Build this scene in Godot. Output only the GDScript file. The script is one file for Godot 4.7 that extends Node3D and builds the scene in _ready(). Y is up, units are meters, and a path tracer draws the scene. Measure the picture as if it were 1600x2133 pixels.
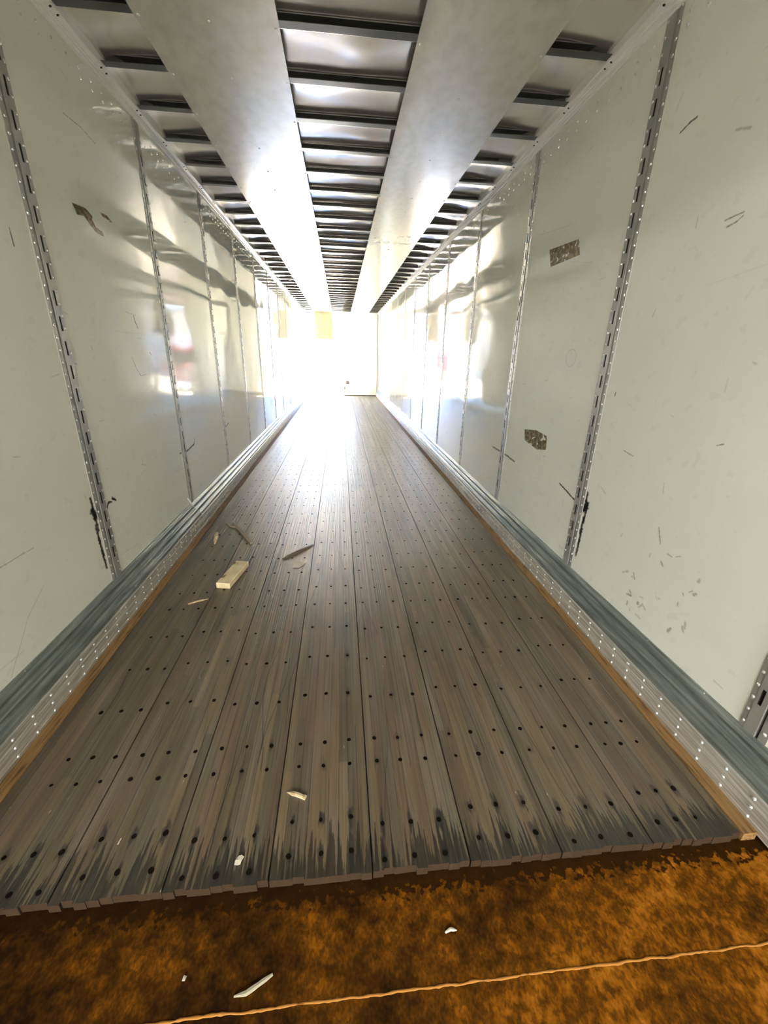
extends Node3D
# Empty dry-van trailer seen from its nose towards the half-open rear doors.
# World: floor top y = 0, side walls x = -1.295 / +1.295, camera at z = 0, rear doors at z = -15.72.

const WX := 1.295
const ZR := -15.72
const ZN := 0.62
const EDGE := -0.745          # where the planks end and the steel plate begins
const POST0 := -2.128
const PITCH := 1.2192
const BOW0 := -2.525
const BOWP := 0.4
const LAMP := 1.7             # energy of each dock lamp

var M := {}
var rng := RandomNumberGenerator.new()

func _ready() -> void:
	rng.seed = 11
	make_camera()
	make_light()
	make_materials()
	build_floor()
	build_plate()
	for s in [-1, 1]:
		build_wall(s)
		build_scuff(s)
		build_rail(s)
	build_ceiling()
	build_ends()
	build_yard()
	build_litter()

# ------------------------------------------------------------------ camera and light
func make_camera() -> void:
	var cam := Camera3D.new()
	cam.name = "camera"
	add_child(cam)
	cam.position = Vector3(-0.063, 1.387, 0.0)
	cam.basis = Basis(Vector3.UP, -0.1071) * Basis(Vector3.RIGHT, -0.3602) * Basis(Vector3.BACK, 0.0234)
	cam.keep_aspect = Camera3D.KEEP_HEIGHT
	cam.fov = rad_to_deg(2.0 * atan(1066.5 / 862.75))
	cam.near = 0.02
	cam.far = 400.0
	cam.current = true

func make_light() -> void:
	var env := Environment.new()
	var sky := Sky.new()
	var sm := ProceduralSkyMaterial.new()
	sm.sky_top_color = Color(0.36, 0.56, 0.86)
	sm.sky_horizon_color = Color(0.80, 0.88, 0.96)
	sm.sky_curve = 0.12
	sm.ground_bottom_color = Color(0.55, 0.53, 0.48)
	sm.ground_horizon_color = Color(0.72, 0.72, 0.70)
	sm.sky_energy_multiplier = 1.0
	sky.sky_material = sm
	env.background_mode = Environment.BG_SKY
	env.sky = sky
	env.background_energy_multiplier = 1.0
	env.tonemap_mode = Environment.TONE_MAPPER_LINEAR
	env.tonemap_exposure = 57.0
	env.sdfgi_enabled = true
	env.ssao_enabled = true
	env.ssil_enabled = true
	var we := WorldEnvironment.new()
	we.name = "world_environment"
	we.environment = env
	add_child(we)
	var sun := DirectionalLight3D.new()
	sun.name = "sun"
	sun.light_color = Color(1.0, 0.96, 0.88)
	sun.light_energy = 2.5
	sun.light_angular_distance = 0.6
	sun.shadow_enabled = true
	add_child(sun)
	sun.look_at_from_position(Vector3(-1.5, 9, -2.4), Vector3(0, 0, 0))

# ------------------------------------------------------------------ mesh helpers
func tool() -> SurfaceTool:
	var st := SurfaceTool.new()
	st.begin(Mesh.PRIMITIVE_TRIANGLES)
	st.set_smooth_group(-1)
	return st

func tri(st: SurfaceTool, a: Vector3, b: Vector3, c: Vector3) -> void:
	st.add_vertex(a); st.add_vertex(b); st.add_vertex(c)

# corners counter-clockwise as seen from outside; emitted clockwise for Godot
func quad(st: SurfaceTool, a: Vector3, b: Vector3, c: Vector3, d: Vector3) -> void:
	tri(st, a, c, b); tri(st, a, d, c)

func quad_out(st: SurfaceTool, a: Vector3, b: Vector3, c: Vector3, d: Vector3, out: Vector3) -> void:
	if (b - a).cross(c - a).dot(out) >= 0.0:
		quad(st, a, b, c, d)
	else:
		quad(st, d, c, b, a)

func box(st: SurfaceTool, lo: Vector3, hi: Vector3) -> void:
	var p := func(i, j, k): return Vector3(hi.x if i else lo.x, hi.y if j else lo.y, hi.z if k else lo.z)
	quad_out(st, p.call(0,0,0), p.call(0,0,1), p.call(0,1,1), p.call(0,1,0), Vector3.LEFT)
	quad_out(st, p.call(1,0,0), p.call(1,0,1), p.call(1,1,1), p.call(1,1,0), Vector3.RIGHT)
	quad_out(st, p.call(0,0,0), p.call(1,0,0), p.call(1,0,1), p.call(0,0,1), Vector3.DOWN)
	quad_out(st, p.call(0,1,0), p.call(1,1,0), p.call(1,1,1), p.call(0,1,1), Vector3.UP)
	quad_out(st, p.call(0,0,0), p.call(1,0,0), p.call(1,1,0), p.call(0,1,0), Vector3.FORWARD)
	quad_out(st, p.call(0,0,1), p.call(1,0,1), p.call(1,1,1), p.call(0,1,1), Vector3.BACK)

# a dome: the head of a rivet on a surface with normal n
func rivet(st: SurfaceTool, c: Vector3, n: Vector3, r: float, h: float) -> void:
	var u := n.cross(Vector3(0.31, 0.83, 0.47)).normalized()
	var v := n.cross(u)
	var k := 8
	var rows := [[r, 0.0], [r * 0.78, h * 0.6], [r * 0.42, h * 0.93]]
	for i in k:
		var a0 := TAU * i / k
		var a1 := TAU * (i + 1) / k
		var d0 := u * cos(a0) + v * sin(a0)
		var d1 := u * cos(a1) + v * sin(a1)
		for j in 2:
			quad_out(st, c + d0 * rows[j][0] + n * rows[j][1], c + d1 * rows[j][0] + n * rows[j][1], c + d1 * rows[j+1][0] + n * rows[j+1][1], c + d0 * rows[j+1][0] + n * rows[j+1][1], n + (d0 + d1))
		var t0: Vector3 = c + d0 * rows[2][0] + n * rows[2][1]
		var t1: Vector3 = c + d1 * rows[2][0] + n * rows[2][1]
		var top: Vector3 = c + n * h
		if (t1 - t0).cross(top - t0).dot(n) >= 0.0:
			tri(st, t0, top, t1)
		else:
			tri(st, t0, t1, top)

# open strip of profile points (x, y) drawn along z, normals towards `side`
func extrude(st: SurfaceTool, pts: Array, z0: float, z1: float, inside: Vector2) -> void:
	for i in pts.size() - 1:
		var a: Vector2 = pts[i]
		var b: Vector2 = pts[i + 1]
		var mid := (a + b) * 0.5
		var n2 := (b - a).orthogonal().normalized()
		if n2.dot(mid - inside) < 0.0:
			n2 = -n2
		quad_out(st, Vector3(a.x, a.y, z0), Vector3(b.x, b.y, z0), Vector3(b.x, b.y, z1), Vector3(a.x, a.y, z1), Vector3(n2.x, n2.y, 0))

func cap(st: SurfaceTool, pts: Array, z: float, n: Vector3) -> void:
	var idx := Geometry2D.triangulate_polygon(PackedVector2Array(pts))
	for i in range(0, idx.size(), 3):
		var a := Vector3(pts[idx[i]].x, pts[idx[i]].y, z)
		var b := Vector3(pts[idx[i+1]].x, pts[idx[i+1]].y, z)
		var c := Vector3(pts[idx[i+2]].x, pts[idx[i+2]].y, z)
		if (b - a).cross(c - a).dot(n) >= 0.0:
			tri(st, a, c, b)
		else:
			tri(st, a, b, c)

func put(st: SurfaceTool, called: String, m: Material, parent: Node = self, smooth := false) -> MeshInstance3D:
	if not smooth:
		st.generate_normals()
	var o := MeshInstance3D.new()
	o.name = called
	o.mesh = st.commit()
	o.material_override = m
	parent.add_child(o, true)
	return o

func base(called: String, label: String, category: String, at := Vector3.ZERO, kind := "", group := "") -> Node3D:
	var o := Node3D.new()
	o.name = called
	add_child(o, true)
	o.position = at
	tag(o, label, category, kind, group)
	return o

func tag(o: Node, label: String, category: String, kind := "", group := "") -> void:
	o.set_meta("label", label)
	o.set_meta("category", category)
	if kind != "":
		o.set_meta("kind", kind)
	if group != "":
		o.set_meta("group", group)

# grid surface with uv and smooth normals; f(i, j) -> Vector3, g(i, j) -> Vector2
func grid(nu: int, nv: int, f: Callable, g: Callable, flip := false) -> SurfaceTool:
	var st := SurfaceTool.new()
	st.begin(Mesh.PRIMITIVE_TRIANGLES)
	var P := []
	for i in nu + 1:
		var row := []
		for j in nv + 1:
			row.append(f.call(i, j))
		P.append(row)
	for i in nu + 1:
		for j in nv + 1:
			var du: Vector3 = P[mini(i + 1, nu)][j] - P[maxi(i - 1, 0)][j]
			var dv: Vector3 = P[i][mini(j + 1, nv)] - P[i][maxi(j - 1, 0)]
			var n := du.cross(dv).normalized()
			st.set_normal(-n if flip else n)
			st.set_uv(g.call(i, j))
			st.add_vertex(P[i][j])
	for i in nu:
		for j in nv:
			var a := i * (nv + 1) + j
			var b := a + nv + 1
			var tris := [a, a + 1, b, b, a + 1, b + 1] if not flip else [a, b, a + 1, b, b + 1, a + 1]
			for t in tris:
				st.add_index(t)
	return st

# ------------------------------------------------------------------ materials
func flat(c: Color, rough: float, metal := 0.0, spec := 0.5) -> StandardMaterial3D:
	var m := StandardMaterial3D.new()
	m.albedo_color = c
	m.roughness = rough
	m.metallic = metal
	m.metallic_specular = spec
	return m

func noise(seed_: int, freq: float, oct := 4) -> FastNoiseLite:
	var n := FastNoiseLite.new()
	n.seed = seed_
	n.frequency = freq
	n.noise_type = FastNoiseLite.TYPE_SIMPLEX_SMOOTH
	n.fractal_octaves = oct
	return n

func noise_tex(seed_: int, freq: float, size: int, ramp: Array, oct := 4) -> NoiseTexture2D:
	var t := NoiseTexture2D.new()
	t.width = size
	t.height = size
	t.seamless = true
	t.generate_mipmaps = false
	t.noise = noise(seed_, freq, oct)
	var g := Gradient.new()
	g.offsets = PackedFloat32Array(ramp.map(func(a): return a[0]))
	g.colors = PackedColorArray(ramp.map(func(a): return a[1]))
	t.color_ramp = g
	return t

func relief(m: StandardMaterial3D, seed_: int, freq: float, depth: float, scale: float) -> void:
	var t := NoiseTexture2D.new()
	t.width = 512
	t.height = 512
	t.seamless = true
	t.generate_mipmaps = false
	t.noise = noise(seed_, freq, 4)
	m.heightmap_enabled = true
	m.heightmap_texture = t
	m.heightmap_scale = depth
	m.uv1_triplanar = true
	m.uv1_world_triplanar = true
	m.uv1_scale = Vector3.ONE * scale

func make_materials() -> void:
	M.paint = flat(Color(0.90, 0.90, 0.87), 0.13)
	M.far_paint = flat(Color(1, 1, 1), 0.06)
	M.far_paint.albedo_texture = ImageTexture.create_from_image(wall_image(1024, 1024, 640, true))
	M.rail = flat(Color(0.91, 0.91, 0.89), 0.3)
	M.post = flat(Color(0.70, 0.70, 0.67), 0.40, 0.5)
	M.slot_shade = flat(Color(0.16, 0.15, 0.14), 0.8)  # dark colour paints in the shade inside slots and groove
	M.rivet = flat(Color(0.90, 0.90, 0.88), 0.25, 0.55)
	M.dark_rivet = flat(Color(0.12, 0.12, 0.11), 0.5, 0.3)
	M.scuff = flat(Color(0.64, 0.66, 0.63), 0.36, 0.55)
	M.scuff.albedo_texture = noise_tex(5, 0.02, 512, [[0.25, Color(0.72, 0.74, 0.73)], [0.75, Color(1, 1, 1)]])
	M.scuff.uv1_triplanar = true
	M.scuff.uv1_world_triplanar = true
	M.scuff.uv1_scale = Vector3(5, 5, 0.25)
	M.flange = flat(Color(0.84, 0.82, 0.78), 0.45, 0.35)
	M.flange.albedo_texture = noise_tex(6, 0.03, 512, [[0.25, Color(0.82, 0.81, 0.79)], [0.7, Color(1, 1, 1)]])
	M.flange.uv1_triplanar = true
	M.flange.uv1_world_triplanar = true
	M.flange.uv1_scale = Vector3(5, 5, 0.2)
	M.roof = flat(Color(0.93, 0.91, 0.88), 0.22, 0.8)
	M.bow = flat(Color(0.30, 0.305, 0.29), 0.28, 0.4)
	M.sheet = flat(Color(0.90, 0.89, 0.86), 0.17, 0.6)
	M.sheet.albedo_texture = noise_tex(8, 0.012, 1024, [[0.2, Color(0.95, 0.95, 0.94)], [0.5, Color(0.98, 0.98, 0.975)], [0.8, Color(1, 1, 1)]], 5)
	M.sheet.uv1_triplanar = true
	M.sheet.uv1_world_triplanar = true
	M.sheet.uv1_scale = Vector3(0.9, 0.9, 0.5)
	M.dock = flat(Color(0.84, 0.82, 0.78), 0.8)
	M.yard = flat(Color(0.78, 0.75, 0.68), 0.9)
	M.yard.albedo_texture = noise_tex(41, 0.01, 512, [[0.2, Color(0.82, 0.81, 0.79)], [0.8, Color(1, 1, 1)]], 5)
	M.yard.uv1_triplanar = true
	M.yard.uv1_world_triplanar = true
	M.yard.uv1_scale = Vector3.ONE * 0.15
	M.outer = flat(Color(0.8, 0.8, 0.8), 0.6)
	M.trim = flat(Color(0.60, 0.47, 0.29), 0.6)
	M.trim.albedo_texture = noise_tex(21, 0.03, 512, [[0.15, Color(0.55, 0.47, 0.38)], [0.35, Color(0.88, 0.86, 0.8)], [0.8, Color(1, 1, 1)]], 5)
	M.trim.uv1_triplanar = true
	M.trim.uv1_world_triplanar = true
	M.trim.uv1_scale = Vector3(4, 4, 0.3)
	M.shaded_end_grain = flat(Color(0.24, 0.185, 0.13), 0.9, 0.0, 0.2)  # shade on the plank ends put into the colour, over dirty wood
	M.screw = flat(Color(0.10, 0.08, 0.06), 1.0, 0.0, 0.1)

# ------------------------------------------------------------------ floor
const JOINTS := [-1.18, -0.862, -0.571, -0.285, 0.009, 0.299, 0.582, 0.877, 1.18]
const SCREW_X := [[-1.056, -0.978, -0.900], [-0.805, -0.712, -0.620], [-0.526, -0.433, -0.344], [-0.233, -0.143, -0.051], [0.048, 0.137, 0.231], [0.342, 0.431, 0.524], [0.633, 0.726, 0.820], [0.935, 1.000, 1.070]]
const FLOOR_SPLIT := -6.0
const STRIPS := 9

func screw_rows() -> Array:
	var rows := [[-0.775, 1], [-0.872, 1], [-1.090, 0], [-1.187, 0], [-1.400, 1], [-1.643, 1], [-1.880, 1], [-2.133, 0], [-2.304, 1], [-2.530, 1], [-2.745, 1], [-2.975, 1], [-3.195, 1], [-3.420, 1]]
	var z := -3.642
	while z > ZR + 0.15:
		rows.append([z, 1])
		z -= 0.224
	return rows

# boards are glued up from narrow strips: each length of strip has its own wood tone
func floor_image(w: int, h: int, z0: float, z1: float, seed_: int) -> Image:
	var r := RandomNumberGenerator.new()
	r.seed = seed_
	var grain := noise(seed_ + 1, 0.075, 4).get_image(w, h / 20)
	grain.resize(w, h, Image.INTERPOLATE_BILINEAR)
	grain.convert(Image.FORMAT_L8)
	var gd := grain.get_data()
	var grime := noise(seed_ + 2, 0.035, 4).get_image(w / 2, h / 4)
	grime.resize(w, h, Image.INTERPOLATE_BILINEAR)
	grime.convert(Image.FORMAT_L8)
	var dd := grime.get_data()
	var scr := noise(seed_ + 3, 0.09, 3).get_image(w, h / 10)
	scr.resize(w, h, Image.INTERPOLATE_BILINEAR)
	scr.convert(Image.FORMAT_L8)
	var sd := scr.get_data()
	var tones := [Color(0.448, 0.385, 0.278), Color(0.468, 0.390, 0.286), Color(0.430, 0.382, 0.282), Color(0.455, 0.376, 0.278), Color(0.405, 0.346, 0.252), Color(0.485, 0.416, 0.298)]
	var lam := PackedInt32Array()
	lam.resize(w)
	for i in w:
		var x := lerpf(-1.18, 1.18, (i + 0.5) / w)
		for b in 8:
			if x < JOINTS[b + 1] or b == 7:
				lam[i] = b * STRIPS + clampi(int((x - JOINTS[b]) / (JOINTS[b + 1] - JOINTS[b]) * STRIPS), 0, STRIPS - 1)
				break
	# glue lines between the strips, open and dirty in places
	var glue := PackedByteArray()
	glue.resize(w)
	for i in range(1, w):
		if lam[i] != lam[i - 1]:
			glue[i] = 1
			if w > 1500:
				glue[i - 1] = 1
	var tone := []
	for l in 8 * STRIPS:
		var row := PackedColorArray()
		row.resize(h)
		var left := 0
		var c := Color()
		for j in h:
			if left <= 0:
				left = int(r.randf_range(0.35, 1.5) / absf(z1 - z0) * h)
				c = tones[r.randi() % 6] * r.randf_range(0.93, 1.06)
			row[j] = c
			left -= 1
		tone.append(row)
	var out := PackedByteArray()
	out.resize(w * h * 3)
	var at := 0
	var k := 0
	for j in h:
		var z := lerpf(z0, z1, (j + 0.5) / h)
		# splintered, oil-blackened streaks in the last hand's width before the plank ends
		var worn := clampf((z + 1.05) / 0.29, 0.0, 1.0)
		var thr := 0.99 - worn * 0.61
		for i in w:
			var c: Color = tone[lam[i]][j]
			var g := gd[k] / 255.0
			var d := dd[k] / 255.0
			var s := sd[k] / 255.0
			var f := 0.80 + 0.22 * g + 0.32 * (d - 0.5)
			if g < 0.2:
				f *= 0.86
			if s > 0.76:
				f *= 1.0 + (s - 0.76) * 1.1
			elif s < 0.26:
				f *= 0.80 + s * 0.75
			if glue[i] == 1 and d + s > 0.95:
				f *= 0.62
			if worn > 0.0 and s * 0.35 + g * 0.35 + d * 0.3 > thr:
				f *= 0.46
				c = Color(c.r, c.g * 0.93, c.b * 0.80)
			var grey := (c.r + c.g + c.b) * 0.3333
			var m := clampf((d - 0.45) * 1.2, 0.0, 0.30)
			out[at] = clampi(int((c.r + (grey - c.r) * m) * f * 255.0), 0, 255)
			out[at + 1] = clampi(int((c.g + (grey - c.g) * m) * f * 255.0), 0, 255)
			out[at + 2] = clampi(int((c.b + (grey - c.b) * m) * f * 255.0), 0, 255)
			at += 3
			k += 1
	var img := Image.create_from_data(w, h, false, Image.FORMAT_RGB8, out)
	# open cracks wandering along the grain
	for n in (150 if w > 1500 else 90):
		var cx := r.randf() * w
		var cj := int(r.randf() * h)
		var len_ := int(r.randf_range(0.15, 0.95) / absf(z1 - z0) * h)
		var drift := r.randf_range(-0.5, 0.5)
		var dark := r.randf_range(0.30, 0.62)
		for j in range(cj, mini(cj + len_, h)):
			drift = clampf(drift + r.randf_range(-0.16, 0.16), -0.9, 0.9)
			cx += drift
			for e in (2 if dark < 0.42 and w > 1500 else 1):
				var i := int(cx) + e
				if i >= 0 and i < w:
					var p := img.get_pixel(i, j)
					img.set_pixel(i, j, Color(p.r * dark, p.g * dark, p.b * dark))
	# pale scratches where loads were dragged
	for n in 70:
		var p := Vector2(r.randf() * w, r.randf() * h)
		stroke(img, [p, p + Vector2(r.randf_range(-14, 14), r.randf_range(8, 60)) * (h / 1024.0)], 0.8, Color(0.60, 0.55, 0.46), r.randf_range(0.15, 0.5), r)
	# crumbs and pale splinters trodden into the wood
	for n in 90:
		var p := Vector2(r.randf() * w, r.randf() * h)
		stroke(img, [p, p + Vector2(r.randf_range(-3, 3), r.randf_range(-1, 1))], 1.0, Color(0.85, 0.80, 0.70), r.randf_range(0.4, 0.9), r)
	# black iron stains bled from the screws along the grain
	for row in screw_rows():
		for b in 8:
			for x in SCREW_X[b]:
				var sz: float = row[0] - (0.030 if row[1] and b % 2 == 1 else 0.0)
				if sz > z0 - 0.01 or sz < z1 + 0.01:
					continue
				var heavy := 0.75 if sz > -0.95 else (0.35 if r.randf() < 0.25 else 0.0)
				if heavy <= 0.0:
					continue
				stain(img, Vector2((x + 1.18) / 2.36 * w, (sz - z0) / (z1 - z0) * h), 0.013 / 2.36 * w * r.randf_range(0.7, 1.4), 0.04 / absf(z1 - z0) * h * r.randf_range(0.6, 1.5), Color(0.10, 0.085, 0.07), 0.85 * heavy, r)
	return img

func stain(img: Image, c: Vector2, rx: float, ry: float, col: Color, a: float, r: RandomNumberGenerator) -> void:
	var nz := noise(r.randi() % 9999, 0.12, 2)
	for j in range(int(c.y - ry * 1.4), int(c.y + ry * 1.4) + 1):
		for i in range(int(c.x - rx * 1.4), int(c.x + rx * 1.4) + 1):
			if i < 0 or j < 0 or i >= img.get_width() or j >= img.get_height():
				continue
			var d := Vector2((i - c.x) / rx, (j - c.y) / ry).length() + 0.5 * nz.get_noise_2d(i, j)
			if d < 0.8:
				img.set_pixel(i, j, img.get_pixel(i, j).lerp(col, a * clampf((0.8 - d) * 3.0, 0.0, 1.0)))

func floor_material(w: int, h: int, z0: float, z1: float, seed_: int) -> StandardMaterial3D:
	var m := flat(Color(1, 1, 1), 0.43, 0.0, 0.9)
	m.albedo_texture = ImageTexture.create_from_image(floor_image(w, h, z0, z1, seed_))
	var ridge := noise(seed_ + 1, 0.11, 3).get_image(w, h / 24)
	ridge.resize(w, h / 2, Image.INTERPOLATE_BILINEAR)
	m.heightmap_enabled = true
	m.heightmap_texture = ImageTexture.create_from_image(ridge)
	m.heightmap_scale = 0.12
	return m

func build_floor() -> void:
	var root := base("floor", "worn grey-brown laminated hardwood plank floor running the length of the trailer", "floor", Vector3.ZERO, "structure")
	var st := tool()
	box(st, Vector3(-1.34, -0.16, ZR), Vector3(1.34, -0.036, EDGE))
	put(st, "subfloor", flat(Color(0.16, 0.13, 0.10), 0.9), root)
	var near := floor_material(2048, 1024, -0.70, FLOOR_SPLIT, 300)
	var far := floor_material(1024, 512, FLOOR_SPLIT, ZR, 400)
	for b in 8:
		var board := Node3D.new()
		board.name = "floor_board"
		root.add_child(board, true)
		for l in STRIPS:
			var x0 := lerpf(JOINTS[b], JOINTS[b + 1], l / float(STRIPS))
			var x1 := lerpf(JOINTS[b], JOINTS[b + 1], (l + 1.0) / STRIPS)
			if l == 0:
				x0 += 0.0022
			if l == STRIPS - 1:
				x1 -= 0.0022
			var y := rng.randf_range(-0.0008, 0.0)
			var ze := EDGE + rng.randf_range(-0.007, 0.003)
			var mesh := ArrayMesh.new()
			for part in 2:
				var za := ze if part == 0 else FLOOR_SPLIT
				var zb := FLOOR_SPLIT if part == 0 else ZR
				var ta := -0.70 if part == 0 else FLOOR_SPLIT
				st = tool()
				var uv := func(p: Vector3): return Vector2((p.x + 1.18) / 2.36, (p.z - ta) / (zb - ta))
				var faces := [[Vector3(x0, y, za), Vector3(x1, y, za), Vector3(x1, y, zb), Vector3(x0, y, zb), Vector3.UP],
					[Vector3(x0, y, za), Vector3(x0, y, zb), Vector3(x0, -0.036, zb), Vector3(x0, -0.036, za), Vector3.LEFT],
					[Vector3(x1, y, za), Vector3(x1, y, zb), Vector3(x1, -0.036, zb), Vector3(x1, -0.036, za), Vector3.RIGHT]]
				for f in faces:
					var q: Array = [f[0], f[1], f[2], f[3]]
					if (q[1] - q[0]).cross(q[2] - q[0]).dot(f[4]) < 0.0:
						q.reverse()
					for i in [0, 2, 1, 0, 3, 2]:
						st.set_uv(uv.call(q[i]))
						st.add_vertex(q[i])
				st.generate_normals()
				st.generate_tangents()
				mesh = st.commit(mesh)
				mesh.surface_set_material(part, near if part == 0 else far)
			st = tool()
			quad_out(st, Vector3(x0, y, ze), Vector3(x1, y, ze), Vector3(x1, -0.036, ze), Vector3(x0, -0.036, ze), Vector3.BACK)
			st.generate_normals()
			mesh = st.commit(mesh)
			mesh.surface_set_material(2, M.shaded_end_grain)
			var o := MeshInstance3D.new()
			o.name = "wood_strip"
			o.mesh = mesh
			board.add_child(o, true)
	# screws: the near rows one by one, the far ones joined
	var sm := tool()
	head(sm, Vector3.ZERO, 0.0068)
	sm.generate_normals()
	var shared := sm.commit()
	var rest := tool()
	for row in screw_rows():
		for b in 8:
			for x in SCREW_X[b]:
				var z: float = row[0] - (0.030 if row[1] and b % 2 == 1 else 0.0) + rng.randf_range(-0.003, 0.003)
				var p := Vector3(x + rng.randf_range(-0.003, 0.003), 0.0, z)
				if z > -1.75:
					var o := MeshInstance3D.new()
					o.name = "floor_screw"
					o.mesh = shared
					o.material_override = M.screw
					o.position = p
					o.rotation.y = rng.randf() * 6.0
					o.scale = Vector3(1, 1, 1) * rng.randf_range(0.85, 1.25)
					root.add_child(o, true)
				else:
					head(rest, p, 0.0068 * rng.randf_range(0.85, 1.2))
	put(rest, "floor_screw_rows", M.screw, root).set_meta("kind", "stuff")

func head(st: SurfaceTool, c: Vector3, r: float) -> void:
	for i in 8:
		var a0 := TAU * i / 8
		var a1 := TAU * (i + 1) / 8
		var d0 := Vector3(cos(a0), 0, sin(a0) * 1.1)
		var d1 := Vector3(cos(a1), 0, sin(a1) * 1.1)
		quad_out(st, c + d0 * r + Vector3(0, -0.002, 0), c + d1 * r + Vector3(0, -0.002, 0), c + d1 * r + Vector3(0, 0.0006, 0), c + d0 * r + Vector3(0, 0.0006, 0), d0 + d1)
		tri(st, c + Vector3(0, 0.0002, 0), c + d0 * r + Vector3(0, 0.0006, 0), c + d1 * r + Vector3(0, 0.0006, 0))

# ------------------------------------------------------------------ rusty steel plate
func rust_image(w: int, h: int) -> Image:
	var big := noise(501, 0.006, 4)
	var fine := noise(502, 0.045, 4)
	var speck := noise(503, 0.18, 3)
	var out := PackedByteArray()
	out.resize(w * h * 3)
	var at := 0
	var ramp := [Color(0.145, 0.084, 0.028), Color(0.270, 0.158, 0.040), Color(0.500, 0.300, 0.060), Color(0.690, 0.440, 0.130)]
	for j in h:
		for i in w:
			var u := i / float(w)
			var v := j / float(h)
			var bare := -0.06 + 0.72 * (u - 0.50) + (0.22 * (v - 0.5) if v > 0.5 else 0.0)
			var r := 0.47 + 0.36 * big.get_noise_2d(i, j * 1.4) + 0.32 * fine.get_noise_2d(i * 0.7, j) + 0.18 * speck.get_noise_2d(i, j) + bare
			if r > 0.5 and fine.get_noise_2d(i * 1.7 + 400.0, j * 1.7) > 0.08:
				r -= 0.15
			# mostly the shadow below the plank ends, painted as a ragged band with some dirt
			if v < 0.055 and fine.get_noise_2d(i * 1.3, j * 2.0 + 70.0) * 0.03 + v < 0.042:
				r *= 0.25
			r = clampf(r, 0.0, 0.999) * 3.0
			var k := int(r)
			var c: Color = ramp[k].lerp(ramp[k + 1], r - k)
			out[at] = int(c.r * 255.0)
			out[at + 1] = int(c.g * 255.0)
			out[at + 2] = int(c.b * 255.0)
			at += 3
	return Image.create_from_data(w, h, false, Image.FORMAT_RGB8, out)

func build_plate() -> void:
	var root := base("floor_plate", "rusty orange-brown steel plate with a weld seam, in front of the plank ends", "steel plate", Vector3.ZERO, "structure")
	var m := flat(Color(1, 1, 1), 0.9, 0.0, 0.12)
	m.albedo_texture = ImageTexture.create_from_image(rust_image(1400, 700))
	var bump := noise(505, 0.06, 4).get_image(700, 350)
	m.heightmap_enabled = true
	m.heightmap_texture = ImageTexture.create_from_image(bump)
	m.heightmap_scale = 0.25
	var nz := noise(506, 1.0, 2)
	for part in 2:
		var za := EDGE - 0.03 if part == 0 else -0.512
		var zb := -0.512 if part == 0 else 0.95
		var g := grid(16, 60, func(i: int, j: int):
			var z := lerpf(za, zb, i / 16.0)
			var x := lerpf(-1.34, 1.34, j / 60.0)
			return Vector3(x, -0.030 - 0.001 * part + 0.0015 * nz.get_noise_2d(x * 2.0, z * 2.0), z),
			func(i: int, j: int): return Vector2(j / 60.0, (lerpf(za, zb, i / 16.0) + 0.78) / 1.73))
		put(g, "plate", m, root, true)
	var st := tool()
	box(st, Vector3(-1.34, -0.10, EDGE - 0.03), Vector3(1.34, -0.036, 0.95))
	put(st, "plate_support", flat(Color(0.2, 0.12, 0.06), 0.8), root)
	# lumpy weld bead
	var wz := noise(507, 8.0, 2)
	var bead := grid(260, 8, func(i: int, j: int):
		var x := lerpf(-1.32, 1.32, i / 260.0)
		var a := PI * j / 8.0
		var r := 0.0023 + 0.0014 * wz.get_noise_1d(x * 14.0)
		return Vector3(x, -0.031 + sin(a) * r, -0.512 + 0.003 * wz.get_noise_1d(x * 1.5 + 50.0) - cos(a) * r * 1.2),
		func(i: int, j: int): return Vector2(i, j))
	var o := put(bead, "weld_bead", flat(Color(0.66, 0.45, 0.20), 0.8, 0.0, 0.3), root, true)
	o.set_meta("label", "pale orange weld bead across the plate")

# ------------------------------------------------------------------ marks on the wall paint
const WALL_Z0 := 0.6
const WALL_Z1 := -5.766
const WALL_Y0 := 0.16
const WALL_Y1 := 2.72

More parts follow.
